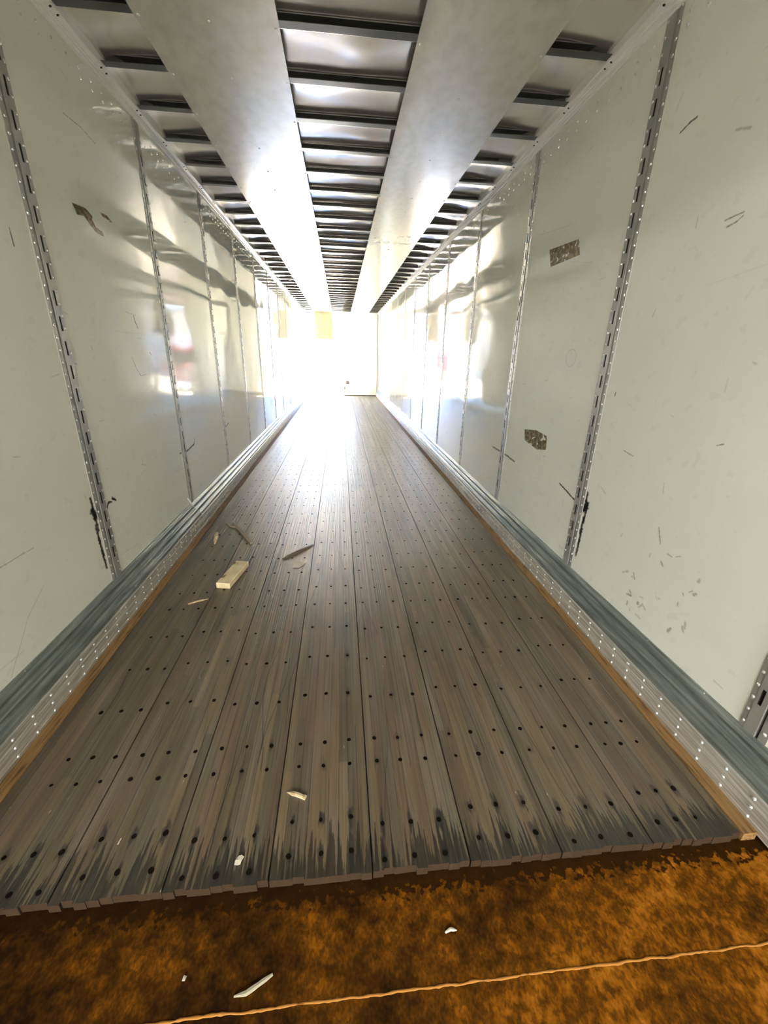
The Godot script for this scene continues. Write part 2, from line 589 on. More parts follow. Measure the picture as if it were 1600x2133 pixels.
func wall_image(w: int, h: int, seed_: int, far: bool) -> Image:
	var img := Image.create(w, h, false, Image.FORMAT_RGB8)
	var n1 := noise(seed_, 0.004, 4).get_image(w / 2, h / 2)
	n1.resize(w, h, Image.INTERPOLATE_BILINEAR)
	n1.convert(Image.FORMAT_L8)
	var a := n1.get_data()
	var n2 := noise(seed_ + 1, 0.05, 3).get_image(w / 2, h / 2)
	n2.resize(w, h, Image.INTERPOLATE_BILINEAR)
	n2.convert(Image.FORMAT_L8)
	var b := n2.get_data()
	var out := PackedByteArray()
	out.resize(w * h * 3)
	var at := 0
	for k in w * h:
		var f := 0.965 + 0.035 * (a[k] / 255.0) - (0.02 if b[k] < 55 else 0.0)
		out[at] = int(240.0 * f)
		out[at + 1] = int(241.0 * f)
		out[at + 2] = int(229.0 * f)
		at += 3
	img = Image.create_from_data(w, h, false, Image.FORMAT_RGB8, out)
	# small knocks and rubber scuffs scattered over the panels
	var r := RandomNumberGenerator.new()
	r.seed = seed_ + 7
	for i in (120 if not far else 80):
		var p := Vector2(r.randf() * w, h - pow(r.randf(), 1.4) * h)
		var ln := r.randf_range(3, 20) * w / 2048.0
		var an := r.randf_range(-0.5, 0.5) + (PI / 2 if r.randf() < 0.25 else 0.0)
		stroke(img, [p, p + Vector2(cos(an), sin(an)) * ln], r.randf_range(0.8, 2.0), Color(0.40, 0.40, 0.36), r.randf_range(0.05, 0.22), r)
	for i in 26:
		var p := Vector2(r.randf() * w, h - pow(r.randf(), 1.8) * h)
		stroke(img, [p, p + Vector2(r.randf_range(40, 170), r.randf_range(-25, 25)) * (w / 2048.0)], 1.0, Color(0.50, 0.50, 0.45), r.randf_range(0.06, 0.2), r)
	return img

func stroke(img: Image, pts: Array, width: float, col: Color, a: float, r: RandomNumberGenerator) -> void:
	var nz := noise(r.randi() % 9999, 0.11, 3)
	for s in pts.size() - 1:
		var p: Vector2 = pts[s]
		var q: Vector2 = pts[s + 1]
		var lo := p.min(q) - Vector2.ONE * (width + 2)
		var hi := p.max(q) + Vector2.ONE * (width + 2)
		for j in range(maxi(0, int(lo.y)), mini(img.get_height(), int(hi.y) + 1)):
			for i in range(maxi(0, int(lo.x)), mini(img.get_width(), int(hi.x) + 1)):
				var c := Geometry2D.get_closest_point_to_segment(Vector2(i, j), p, q)
				var d := c.distance_to(Vector2(i, j)) / width
				var n := nz.get_noise_2d(i, j)
				var k := clampf((1.0 - d + 0.55 * n) * 1.6, 0.0, 1.0)
				if k > 0.0:
					img.set_pixel(i, j, img.get_pixel(i, j).lerp(col, a * k))

# a torn label: flakes of backing left inside a four-cornered outline
func residue(img: Image, poly: PackedVector2Array, col: Color, keep: float, seed_: int) -> void:
	var nz := noise(seed_, 0.055, 4)
	var lo := poly[0]
	var hi := poly[0]
	for p in poly:
		lo = lo.min(p)
		hi = hi.max(p)
	for j in range(maxi(0, int(lo.y)), mini(img.get_height(), int(hi.y) + 1)):
		for i in range(maxi(0, int(lo.x)), mini(img.get_width(), int(hi.x) + 1)):
			if Geometry2D.is_point_in_polygon(Vector2(i, j), poly) and nz.get_noise_2d(i * 0.6, j * 0.6) < keep:
				var t := nz.get_noise_2d(i * 1.4 + 90.0, j * 1.4)
				img.set_pixel(i, j, col.lightened(0.22) if t > 0.10 else (col.darkened(0.12) if t < -0.22 else col))

func wall_px(z: float, y: float) -> Vector2:
	return Vector2((z - WALL_Z0) / (WALL_Z1 - WALL_Z0) * 2048.0, (WALL_Y1 - y) / (WALL_Y1 - WALL_Y0) * 1024.0)

func line_on(img: Image, zy: Array, width_mm: float, col: Color, a: float, r: RandomNumberGenerator) -> void:
	stroke(img, zy.map(func(p): return wall_px(p[0], p[1])), maxf(0.7, width_mm / 3.0 * 0.42), col, a, r)

func poly_on(zy: Array) -> PackedVector2Array:
	return PackedVector2Array(zy.map(func(p): return wall_px(p[0], p[1])))

func wall_material(s: int) -> StandardMaterial3D:
	var img := wall_image(2048, 1024, 600 + s * 10, false)
	var r := RandomNumberGenerator.new()
	r.seed = 70 + s
	var black := Color(0.08, 0.08, 0.075)
	var grey := Color(0.34, 0.34, 0.31)
	var brown := Color(0.50, 0.44, 0.32)
	# rubbed black grime on the near edge of the posts
	for k in 5:
		var z := -2.058 + r.randf_range(-0.010, 0.012)
		line_on(img, [[z, 0.70 - k * 0.07], [z - 0.005, 0.60 - k * 0.07]], 26, black, 0.75, r)
	line_on(img, [[-2.052, 0.64], [-2.062, 0.60]], 60, black, 0.9, r)
	if s < 0:
		residue(img, poly_on([[-2.445, 2.025], [-2.56, 2.035], [-2.615, 2.015], [-2.60, 1.995], [-2.53, 1.995], [-2.47, 1.985]]), brown, 0.55, 1)
		residue(img, poly_on([[-2.535, 1.995], [-2.605, 2.0], [-2.63, 1.972], [-2.69, 1.968], [-2.70, 1.945], [-2.62, 1.948], [-2.57, 1.97]]), brown, 0.6, 2)
		residue(img, poly_on([[-2.70, 2.056], [-2.77, 2.060], [-2.82, 2.040], [-2.79, 2.036], [-2.72, 2.044]]), brown, 0.4, 3)
		line_on(img, [[-2.52, 2.385], [-2.66, 2.39], [-2.78, 2.372]], 5, Color(0.36, 0.34, 0.27), 0.6, r)
		line_on(img, [[-2.875, 1.58], [-2.885, 1.545], [-2.905, 1.515]], 13, grey, 0.9, r)
		line_on(img, [[-3.02, 1.375], [-3.04, 1.36]], 14, grey, 0.8, r)
		line_on(img, [[-2.76, 1.35], [-2.80, 1.28], [-2.84, 1.24]], 6, grey, 0.7, r)
		line_on(img, [[-2.84, 1.24], [-2.92, 1.245]], 5, grey, 0.5, r)
		line_on(img, [[-2.60, 1.085], [-2.80, 1.105], [-2.94, 1.15], [-3.08, 1.195]], 7, Color(0.99, 0.99, 0.97), 0.8, r)
		line_on(img, [[-2.78, 1.595], [-2.90, 1.585]], 6, Color(0.5, 0.5, 0.48), 0.6, r)
		line_on(img, [[-1.965, 1.81], [-1.967, 1.75]], 9, grey, 0.8, r)
		line_on(img, [[-2.17, 0.60], [-2.20, 0.63], [-2.23, 0.625]], 22, black, 0.7, r)
		line_on(img, [[-2.245, 0.64], [-2.27, 0.62]], 26, black, 0.9, r)
		line_on(img, [[-3.27, 0.655], [-3.42, 0.64], [-3.60, 0.66]], 26, grey, 0.75, r)
		line_on(img, [[-3.58, 0.65], [-3.63, 0.70]], 14, grey, 0.6, r)
		line_on(img, [[-4.5, 0.62], [-4.75, 0.66]], 26, grey, 0.5, r)
		line_on(img, [[-1.35, 0.24], [-1.5, 0.40], [-1.62, 0.47]], 4, Color(0.55, 0.54, 0.46), 0.35, r)
		line_on(img, [[-1.40, 0.645], [-1.63, 0.64]], 5, Color(0.45, 0.44, 0.36), 0.5, r)
		for k in 24:  # pale ring: reflection of a tyre painted into the wall colour
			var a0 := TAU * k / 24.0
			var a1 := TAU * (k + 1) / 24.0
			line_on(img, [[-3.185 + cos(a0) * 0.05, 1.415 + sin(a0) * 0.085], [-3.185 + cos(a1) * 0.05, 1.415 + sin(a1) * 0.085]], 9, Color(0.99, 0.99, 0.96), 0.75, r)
	else:
		residue(img, poly_on([[-2.985, 2.054], [-2.625, 2.034], [-2.585, 1.950], [-2.936, 1.950]]), brown, 0.42, 11)
		residue(img, poly_on([[-2.98, 0.902], [-2.79, 0.925], [-2.625, 0.912], [-2.614, 0.824], [-2.74, 0.80], [-2.953, 0.826]]), brown, 0.40, 12)
		line_on(img, [[-2.17, 0.62], [-2.26, 0.64], [-2.37, 0.665]], 18, black, 0.7, r)
		line_on(img, [[-3.08, 0.63], [-3.22, 0.64], [-3.58, 0.645]], 26, grey, 0.75, r)
		line_on(img, [[-1.945, 2.245], [-1.905, 2.258], [-1.87, 2.262]], 13, grey, 0.85, r)
		line_on(img, [[-1.60, 1.862], [-1.53, 1.868]], 9, grey, 0.6, r)
		line_on(img, [[-1.585, 1.838], [-1.55, 1.845], [-1.53, 1.857]], 9, grey, 0.55, r)
		line_on(img, [[-1.66, 2.14], [-1.60, 2.12]], 16, Color(0.55, 0.54, 0.48), 0.4, r)
		line_on(img, [[-2.005, 1.245], [-2.008, 1.225]], 9, grey, 0.8, r)
		line_on(img, [[-1.85, 0.985], [-1.78, 0.975]], 8, grey, 0.5, r)
		line_on(img, [[-1.365, 1.11], [-1.34, 1.12]], 8, grey, 0.6, r)
		line_on(img, [[-1.52, 0.72], [-1.49, 0.66]], 12, grey, 0.4, r)
		for k in 26:
			var p := [r.randf_range(-1.25, -1.65), r.randf_range(0.26, 0.66)]
			line_on(img, [p, [p[0] + r.randf_range(-0.03, 0.03), p[1] + r.randf_range(-0.03, 0.02)]], r.randf_range(6, 22), Color(0.48, 0.47, 0.40), r.randf_range(0.2, 0.5), r)
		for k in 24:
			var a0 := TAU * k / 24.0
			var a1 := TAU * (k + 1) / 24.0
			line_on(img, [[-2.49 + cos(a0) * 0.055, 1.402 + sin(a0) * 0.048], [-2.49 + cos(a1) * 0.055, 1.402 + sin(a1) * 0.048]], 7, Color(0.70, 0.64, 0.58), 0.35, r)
	var m := flat(Color(1, 1, 1), 0.06)
	m.albedo_texture = ImageTexture.create_from_image(img)
	return m

# ------------------------------------------------------------------ side walls
func build_wall(s: int) -> void:
	var side := "left" if s < 0 else "right"
	var root := base("wall_" + side, "glossy off-white %s side wall of riveted panels and slotted posts" % side, "wall", Vector3.ZERO, "structure")
	var st := tool()
	box(st, Vector3(minf(s * 1.335, s * 1.375), -0.1, ZR), Vector3(maxf(s * 1.335, s * 1.375), 2.86, ZN))
	put(st, "outer_skin", M.outer, root)
	var nz := noise(31 + s, 1.0, 2)
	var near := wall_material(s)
	for k in range(-2, 12):
		var za := POST0 - PITCH * (k - 1) - 0.032
		var zb := POST0 - PITCH * k + 0.032
		za = minf(za, ZN)
		zb = maxf(zb, ZR)
		var g := grid(24, 30, func(i: int, j: int):
			var z := lerpf(za, zb, i / 24.0)
			var y := lerpf(0.16, 2.72, j / 30.0)
			return Vector3(s * (WX + 0.0022 * nz.get_noise_2d(z * 1.1, y * 1.7)), y, z),
			func(i: int, j: int):
				var z := lerpf(za, zb, i / 24.0)
				if k > 3:
					return Vector2(fposmod(k * 0.37 + 0.1 * s, 0.6) + 0.4 * i / 24.0, 1.0 - j / 30.0)
				return Vector2((z - WALL_Z0) / (WALL_Z1 - WALL_Z0), 1.0 - j / 30.0), s < 0)
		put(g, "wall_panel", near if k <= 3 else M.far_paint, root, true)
	for k in range(-1, 11 + 1):
		build_post(s, POST0 - PITCH * k, root)
	# rows of rivets under the top rail
	st = tool()
	var z := 0.5
	while z > ZR:
		var d: float = absf(fposmod(z - POST0 + PITCH * 0.5, PITCH) - PITCH * 0.5)
		if d > 0.06:
			for y in [2.652, 2.612]:
				rivet(st, Vector3(s * (WX - 0.0005), y, z), Vector3(-s, 0, 0), 0.0062, 0.004)
		z -= 0.1016
	var r := put(st, "rivet_rows", M.rivet, root)
	r.set_meta("kind", "stuff")

func build_post(s: int, zc: float, root: Node3D) -> void:
	var st := tool()
	var xs := func(d: float): return s * (WX - d)
	var y0 := 0.22
	var y1 := 2.712
	var n := Vector3(-s, 0, 0)
	var face := func(za: float, zb: float, ya: float, yb: float, d: float):
		quad_out(st, Vector3(xs.call(d), ya, za), Vector3(xs.call(d), ya, zb), Vector3(xs.call(d), yb, zb), Vector3(xs.call(d), yb, za), n)
	var step := func(z_: float, d0: float, d1: float, nz_: float):
		quad_out(st, Vector3(xs.call(d0), y0, z_), Vector3(xs.call(d1), y0, z_), Vector3(xs.call(d1), y1, z_), Vector3(xs.call(d0), y1, z_), Vector3(0, 0, nz_))
	face.call(zc - 0.047, zc - 0.028, y0, y1, 0.003)
	face.call(zc + 0.020, zc + 0.047, y0, y1, 0.003)
	step.call(zc - 0.047, 0.003, -0.006, -1.0)
	step.call(zc + 0.047, 0.003, -0.006, 1.0)
	step.call(zc - 0.028, 0.003, 0.006, -1.0)
	step.call(zc + 0.010, 0.006, -0.008, 1.0)
	step.call(zc + 0.020, 0.003, -0.008, -1.0)
	# web with real slots
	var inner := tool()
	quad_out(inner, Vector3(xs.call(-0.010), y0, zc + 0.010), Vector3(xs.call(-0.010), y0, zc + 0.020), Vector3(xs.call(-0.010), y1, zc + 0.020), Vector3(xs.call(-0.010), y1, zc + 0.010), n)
	var za := zc - 0.028
	var zb := zc + 0.010
	var sa := zc - 0.018
	var sb := zc - 0.006
	var y := y1
	var k := 0
	while true:
		var top := 2.535 - 0.1016 * k
		var bot := top - 0.060
		if bot < y0 + 0.02:
			break
		face.call(za, zb, top, y, 0.006)
		face.call(za, sa, bot, top, 0.006)
		face.call(sb, zb, bot, top, 0.006)
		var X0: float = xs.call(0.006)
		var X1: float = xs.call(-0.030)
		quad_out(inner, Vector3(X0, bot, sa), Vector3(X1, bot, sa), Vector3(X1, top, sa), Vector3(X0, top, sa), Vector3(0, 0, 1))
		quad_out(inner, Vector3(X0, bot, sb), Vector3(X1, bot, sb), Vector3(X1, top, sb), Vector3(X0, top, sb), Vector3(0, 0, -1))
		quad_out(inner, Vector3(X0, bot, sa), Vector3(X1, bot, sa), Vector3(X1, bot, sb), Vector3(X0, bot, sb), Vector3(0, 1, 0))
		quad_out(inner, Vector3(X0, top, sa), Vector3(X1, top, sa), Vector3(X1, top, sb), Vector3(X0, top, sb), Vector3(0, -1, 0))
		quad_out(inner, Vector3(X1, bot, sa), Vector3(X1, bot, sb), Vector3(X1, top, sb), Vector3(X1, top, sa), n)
		y = bot
		k += 1
	face.call(za, zb, y0, y, 0.006)
	var o := put(st, "wall_post", M.post, root)
	put(inner, "slot_recesses", M.slot_shade, o).set_meta("kind", "stuff")
	st = tool()
	var ry := 0.25
	while ry < 2.70:
		rivet(st, Vector3(xs.call(0.003), ry, zc - 0.038), n, 0.0066, 0.0045)
		rivet(st, Vector3(xs.call(0.003), ry + 0.012, zc + 0.034), n, 0.0066, 0.0045)
		ry += 0.0508
	var r := put(st, "rivet_rows", M.rivet, o)
	r.set_meta("kind", "stuff")

func build_scuff(s: int) -> void:
	var side := "left" if s < 0 else "right"
	var root := base("baseboard_" + side, "dull metal corrugated scuff band along the foot of the %s wall" % side, "scuff band", Vector3.ZERO, "structure")
	# corrugated upper plate
	var pts := []
	var top := Vector2(1.288, 0.226)
	var foot := Vector2(1.230, 0.117)
	var dir := foot - top
	var out := Vector2(-dir.y, dir.x).normalized()
	if out.x > 0:
		out = -out
	pts.append(Vector2(1.297, 0.227))
	for i in 49:
		var t := i / 48.0
		pts.append(top + dir * t + out * (0.013 * pow(0.5 - 0.5 * cos(t * TAU * 3.0), 1.6)))
	var st := tool()
	extrude(st, pts.map(func(p): return Vector2(p.x * s, p.y)), ZR, ZN, Vector2(s * 1.5, -0.1))
	put(st, "corrugated_plate", M.scuff, root)
	# flat riveted lower plate with shallow ribs
	pts = [Vector2(1.230, 0.117), Vector2(1.2245, 0.115), Vector2(1.2245, 0.100), Vector2(1.227, 0.098), Vector2(1.227, 0.080), Vector2(1.2255, 0.078), Vector2(1.2255, 0.045), Vector2(1.228, 0.043), Vector2(1.228, 0.022), Vector2(1.2265, 0.02), Vector2(1.231, 0.0), Vector2(1.231, -0.01)]
	st = tool()
	extrude(st, pts.map(func(p): return Vector2(p.x * s, p.y)), ZR, ZN, Vector2(s * 1.5, 0.05))
	put(st, "base_plate", M.flange, root)
	st = tool()
	var n := Vector3(-s, 0, 0)
	var k := 0
	var z := 0.45
	while z > ZR + 0.03:
		rivet(st, Vector3(s * 1.2245, 0.098, z), n, 0.0068, 0.005)
		rivet(st, Vector3(s * 1.2258, 0.060, z), n, 0.0068, 0.005)
		rivet(st, Vector3(s * 1.2275, 0.020, z), n, 0.0068, 0.005)
		if k % 3 == 0:
			rivet(st, Vector3(s * 1.288, 0.220, z), Vector3(-s, 0.5, 0).normalized(), 0.006, 0.005)
		k += 1
		z -= 0.103
	var r := put(st, "rivet_rows", M.rivet, root)
	r.set_meta("kind", "stuff")
	# timber strip between the scuff band and the planks
	st = tool()
	box(st, Vector3(minf(s * 1.1815, s * 1.2305), -0.035, ZR), Vector3(maxf(s * 1.1815, s * 1.2305), 0.002, EDGE))
	var t := put(st, "trim_%d" % (1 if s < 0 else 2), M.trim)
	tag(t, "yellow-brown timber edge strip between planks and %s scuff band" % side, "wood trim", "structure")

func build_rail(s: int) -> void:
	var side := "left" if s < 0 else "right"
	var root := base("trim_%d" % (3 if s < 0 else 4), "white ridged top rail where the %s wall meets the roof" % side, "top rail", Vector3.ZERO, "structure")
	var prof := [Vector2(0.0, 2.702), Vector2(0.006, 2.700), Vector2(0.008, 2.711), Vector2(0.018, 2.714), Vector2(0.020, 2.721), Vector2(0.027, 2.722), Vector2(0.029, 2.729), Vector2(0.047, 2.736), Vector2(0.049, 2.740), Vector2(0.049, 2.80), Vector2(-0.03, 2.80)]
	var st := tool()
	extrude(st, prof.map(func(p): return Vector2(s * (WX - p.x), p.y)), ZR, ZN, Vector2(s * 1.4, 2.9))
	put(st, "rail", M.rail, root)
	st = tool()
	for k in range(-7, 33):
		var z := BOW0 - BOWP * k
		for dz in [0.015, -0.035]:
			rivet(st, Vector3(s * (WX - 0.040), 2.7335, z + dz), Vector3(-s * 0.35, -0.93, 0).normalized(), 0.006, 0.004)
	var r := put(st, "rivet_rows", M.dark_rivet, root)
	r.set_meta("kind", "stuff")

# ------------------------------------------------------------------ ceiling
func build_ceiling() -> void:
	var root := base("ceiling", "bare metal roof on dark cross bows with two lengthwise sheet strips", "ceiling", Vector3.ZERO, "structure")
	var st := tool()
	box(st, Vector3(-1.375, 2.82, ZR), Vector3(1.375, 2.86, ZN))
	put(st, "outer_roof", M.outer, root)
	var nz := noise(77, 1.0, 3)
	var rows := int(round((ZN - ZR) / 0.04))
	var g := grid(rows, 44, func(i: int, j: int):
		var z := lerpf(ZN, ZR, i / float(rows))
		var x := lerpf(-1.25, 1.25, j / 44.0)
		var t := fposmod(z - BOW0, BOWP) / BOWP
		var sag := sin(t * PI)
		var edge := smoothstep(1.0, 1.25, absf(x))
		return Vector3(x, 2.783 + 0.013 * sag * (0.5 + 1.5 * nz.get_noise_2d(x * 0.8, z * 1.5)) + 0.005 * nz.get_noise_2d(x * 2.0 + 9.0, z * 3.0) * sag - 0.01 * edge, z),
		func(i: int, j: int): return Vector2(i, j), true)
	put(g, "roof_sheet", M.roof, root, true)
	for k in range(-7, 33):
		var z := BOW0 - BOWP * k
		st = tool()
		# rolled channel, open towards the camera: bottom flange, rounded corner, web, top foot
		var outer := [Vector2(0.035, 2.7525), Vector2(0.035, 2.7505), Vector2(-0.012, 2.7505)]
		for i in range(1, 6):
			var a := PI * 0.5 * i / 5.0
			outer.append(Vector2(-0.012 - 0.009 * sin(a), 2.7595 - 0.009 * cos(a)))
		outer += [Vector2(-0.021, 2.768), Vector2(-0.046, 2.768), Vector2(-0.046, 2.781)]
		var inner := [Vector2(0.035, 2.7525), Vector2(-0.012, 2.7525), Vector2(-0.019, 2.7595), Vector2(-0.019, 2.777), Vector2(0.035, 2.777), Vector2(0.035, 2.781)]
		for q in [[outer, Vector3(0, -1, -0.6)], [inner, Vector3(0, 0, 1)]]:
			for i in q[0].size() - 1:
				var a: Vector2 = q[0][i]
				var b: Vector2 = q[0][i + 1]
				quad_out(st, Vector3(-1.245, a.y, z + a.x), Vector3(1.245, a.y, z + a.x), Vector3(1.245, b.y, z + b.x), Vector3(-1.245, b.y, z + b.x), q[1])
		put(st, "roof_bow", M.bow, root)
	# two strips of sheet metal screwed under the bows
	for s in [-1, 1]:
		var z0 := ZN
		var n := 0
		while z0 > ZR + 0.05:
			var z1 := maxf(z0 - 2.44, ZR + 0.02)
			if n == 0:
				z1 = -1.3
			build_lining(s, z0, z1, root, n)
			z0 = z1
			n += 1
	st = tool()
	for k in range(-7, 33):
		var z := BOW0 - BOWP * k - 0.012
		for s in [-1, 1]:
			for x in [0.322, 0.617, 0.914]:
				rivet(st, Vector3(s * x + rng.randf_range(-0.006, 0.006), 2.7475, z + rng.randf_range(-0.006, 0.006)), Vector3.DOWN, 0.0075, 0.005)
	var r := put(st, "rivet_rows", M.rivet, root)
	r.set_meta("kind", "stuff")

func build_lining(s: int, z0: float, z1: float, root: Node3D, n: int) -> void:
	var nz := noise(90 + n + s, 1.0, 2)
	var rows := maxi(2, int((z0 - z1) / 0.05))
	var drop := 0.0012 * (n % 2)
	var g := grid(rows, 12, func(i: int, j: int):
		var z := lerpf(z0, z1 - 0.012, i / float(rows))
		var x := lerpf(0.311, 0.931, j / 12.0) * s
		return Vector3(x, 2.7485 - drop + 0.0012 * nz.get_noise_2d(x * 1.3, z * 1.3), z),
		func(i: int, j: int): return Vector2(i, j), s > 0)
	put(g, "lining_sheet", M.sheet, root, true)

# ------------------------------------------------------------------ both ends of the trailer
func build_ends() -> void:
	# far end: right door closed, left half open
	var door := base("door_1", "closed white right-hand door panel at the bright far end", "door", Vector3(0.03, 0, ZR), "structure")
	var st := tool()
	box(st, Vector3(0.02, 0.03, -0.04), Vector3(1.215, 2.765, 0.0))
	put(st, "door_panel", M.rail, door)
	st = tool()
	box(st, Vector3(0.0, 0.015, -0.045), Vector3(0.018, 2.78, 0.006))
	box(st, Vector3(1.217, 0.015, -0.045), Vector3(1.235, 2.78, 0.006))
	box(st, Vector3(0.0, 0.0, -0.045), Vector3(1.235, 0.028, 0.008))
	box(st, Vector3(0.0, 2.767, -0.045), Vector3(1.235, 2.785, 0.006))
	put(st, "door_seal", flat(Color(0.42, 0.41, 0.38), 0.7), door)
	for r in [[0.11, 0.395, 0.22, 0.515], [0.02, 0.205, 0.085, 0.315]]:
		st = tool()
		box(st, Vector3(r[0], r[1], 0.0), Vector3(r[2], r[3], 0.004))
		put(st, "label_plate", flat(Color(0.30, 0.30, 0.29), 0.5), door)
	st = tool()
	for x in [0.07, 0.13, 1.10, 1.16]:
		for y in [2.66, 2.72]:
			rivet(st, Vector3(x, y, 0), Vector3.BACK, 0.011, 0.006)
	for y in [0.25, 0.33, 0.95, 1.03, 1.62, 1.70, 2.25, 2.33]:
		rivet(st, Vector3(1.17, y, 0), Vector3.BACK, 0.011, 0.006)
	put(st, "bolt_heads", M.post, door).set_meta("kind", "stuff")
	var frame := base("trim_5", "white steel frame around the far door opening", "door frame", Vector3.ZERO, "structure")
	st = tool()
	box(st, Vector3(-1.375, -0.16, ZR - 0.10), Vector3(-1.275, 2.86, ZR + 0.0))
	put(st, "frame_post", M.rail, frame)
	st = tool()
	box(st, Vector3(1.268, -0.16, ZR - 0.10), Vector3(1.375, 2.86, ZR + 0.0))
	put(st, "frame_post", M.rail, frame)
	st = tool()
	box(st, Vector3(-1.275, 2.787, ZR - 0.10), Vector3(1.268, 2.86, ZR + 0.0))
	put(st, "frame_header", M.rail, frame)
	st = tool()
	box(st, Vector3(-1.275, -0.16, ZR - 0.10), Vector3(1.268, -0.004, ZR + 0.0))
	put(st, "frame_sill", M.post, frame)
	# loose end of the left ceiling strip hanging in the opening
	var nz := noise(801, 1.0, 2)
	var g := grid(36, 14, func(i: int, j: int):
		var t := i / 36.0
		var x := lerpf(-0.928, -0.318, j / 14.0) + 0.035 * t
		var y := 2.752 - 0.875 * t
		var z := ZR + 0.05 + 0.03 * sin(t * 9.0 + j * 0.05) * t + 0.05 * nz.get_noise_2d(x * 1.2, y * 4.0)
		return Vector3(x, y, z), func(i: int, j: int): return Vector2(i, j), false)
	var hang := put(g, "hanging_sheet", flat(Color(0.62, 0.59, 0.48), 0.45), self, true)
	tag(hang, "creased cream-coloured sheet hanging from the ceiling strip in the bright opening", "loose sheet")
	# near end: open to a dim loading dock behind the camera
	var dock := base("wall_back", "pale walls of the loading dock behind the camera", "wall", Vector3.ZERO, "structure")
	st = tool()
	for b in [[-1.8, -0.1, 0.62, -1.30, 3.2, 0.95], [1.30, -0.1, 0.62, 1.8, 3.2, 0.95], [-1.8, 2.40, 0.64, 1.8, 3.2, 0.95]]:  # unseen top box hangs low to keep dock light off the roof
		box(st, Vector3(b[0], b[1], b[2]), Vector3(b[3], b[4], b[5]))
	put(st, "dock_seal_and_shade", flat(Color(0.20, 0.20, 0.20), 0.9), dock)
	for b in [[-5.0, -0.1, 0.95, -1.8, 5.2, 1.15], [1.8, -0.1, 0.95, 5.0, 5.2, 1.15], [-1.8, 3.2, 0.95, 1.8, 5.2, 1.15], [-5.2, -0.1, 0.95, -5.0, 5.2, 14.0], [5.0, -0.1, 0.95, 5.2, 5.2, 14.0], [-5.2, -0.1, 14.0, 5.2, 5.2, 14.2], [-5.2, 5.2, 0.95, 5.2, 5.4, 14.2]]:
		st = tool()
		box(st, Vector3(b[0], b[1], b[2]), Vector3(b[3], b[4], b[5]))
		put(st, "dock_wall", M.dock, dock)
	st = tool()
	box(st, Vector3(-5.2, -0.14, 0.952), Vector3(5.2, -0.034, 14.2))
	tag(put(st, "dock_floor", flat(Color(0.62, 0.60, 0.56), 0.8)), "grey concrete loading dock floor behind the camera", "floor", "structure")
	for p in [[-2.6, 8.0], [0.2, 8.0], [-2.6, 12.0], [0.2, 12.0]]:
		dock_lamp(Vector3(p[0], 3.6, p[1]))

func dock_lamp(at: Vector3) -> void:
	var root := base("ceiling_lamp", "long white fluorescent lamp hung over the loading dock behind the camera", "lamp", at, "", "dock ceiling lamps")
	var st := tool()
	var prof := [Vector2(-0.16, 0.0), Vector2(-0.10, 0.07), Vector2(0.10, 0.07), Vector2(0.16, 0.0)]
	extrude(st, prof, -0.75, 0.75, Vector2(0, 0))
	cap(st, prof, -0.75, Vector3.FORWARD)
	cap(st, prof, 0.75, Vector3.BACK)
	put(st, "housing", M.rail, root)
	st = tool()
	box(st, Vector3(-0.15, -0.006, -0.74), Vector3(0.15, 0.004, 0.74))
	var glow := flat(Color(0.95, 0.93, 0.88), 0.5)
	glow.emission_enabled = true
	glow.emission = Color(0.97, 0.985, 1.0)
	glow.emission_energy_multiplier = LAMP * 1.5
	put(st, "lamp_diffuser", glow, root)
	for z in [-0.5, 0.49]:
		st = tool()
		box(st, Vector3(-0.006, 0.07, z), Vector3(0.006, 1.60, z + 0.01))
		put(st, "hanger", M.post, root)
	var l := AreaLight3D.new()
	l.name = "lamp_light"
	l.area_size = Vector2(0.30, 1.48)
	l.light_color = Color(0.97, 0.985, 1.0)
	l.light_energy = LAMP
	l.area_range = 40.0
	l.area_attenuation = 2.0
	l.shadow_enabled = true
	root.add_child(l)
	l.position = Vector3(0, -0.012, 0)
	l.rotation = Vector3(-PI / 2, 0, 0)

# ------------------------------------------------------------------ yard outside
func build_yard() -> void:
	var st := tool()
	box(st, Vector3(-60, -1.3, -120), Vector3(60, -1.2, -4))
	var o := put(st, "yard_ground", M.yard)
	tag(o, "bright sunlit pale ground of the yard outside the open door", "ground", "structure")
	var b := base("yard_building", "long pale building across the yard beyond the open door", "building", Vector3(-4, -1.2, -52))
	st = tool()
	box(st, Vector3(-26, 0, -8), Vector3(20, 6.6, 0))
	put(st, "wall", flat(Color(0.80, 0.79, 0.74), 0.8), b)
	st = tool()
	box(st, Vector3(-26.4, 6.6, -8.4), Vector3(20.4, 7.0, 0.4))
	put(st, "roof_edge", flat(Color(0.55, 0.58, 0.60), 0.6), b)
	for k in 5:
		st = tool()
		box(st, Vector3(-22 + k * 8, 0, 0), Vector3(-18 + k * 8, 4.4, 0.08))
		put(st, "roller_door", flat(Color(0.62, 0.66, 0.68), 0.5), b)
	build_truck()

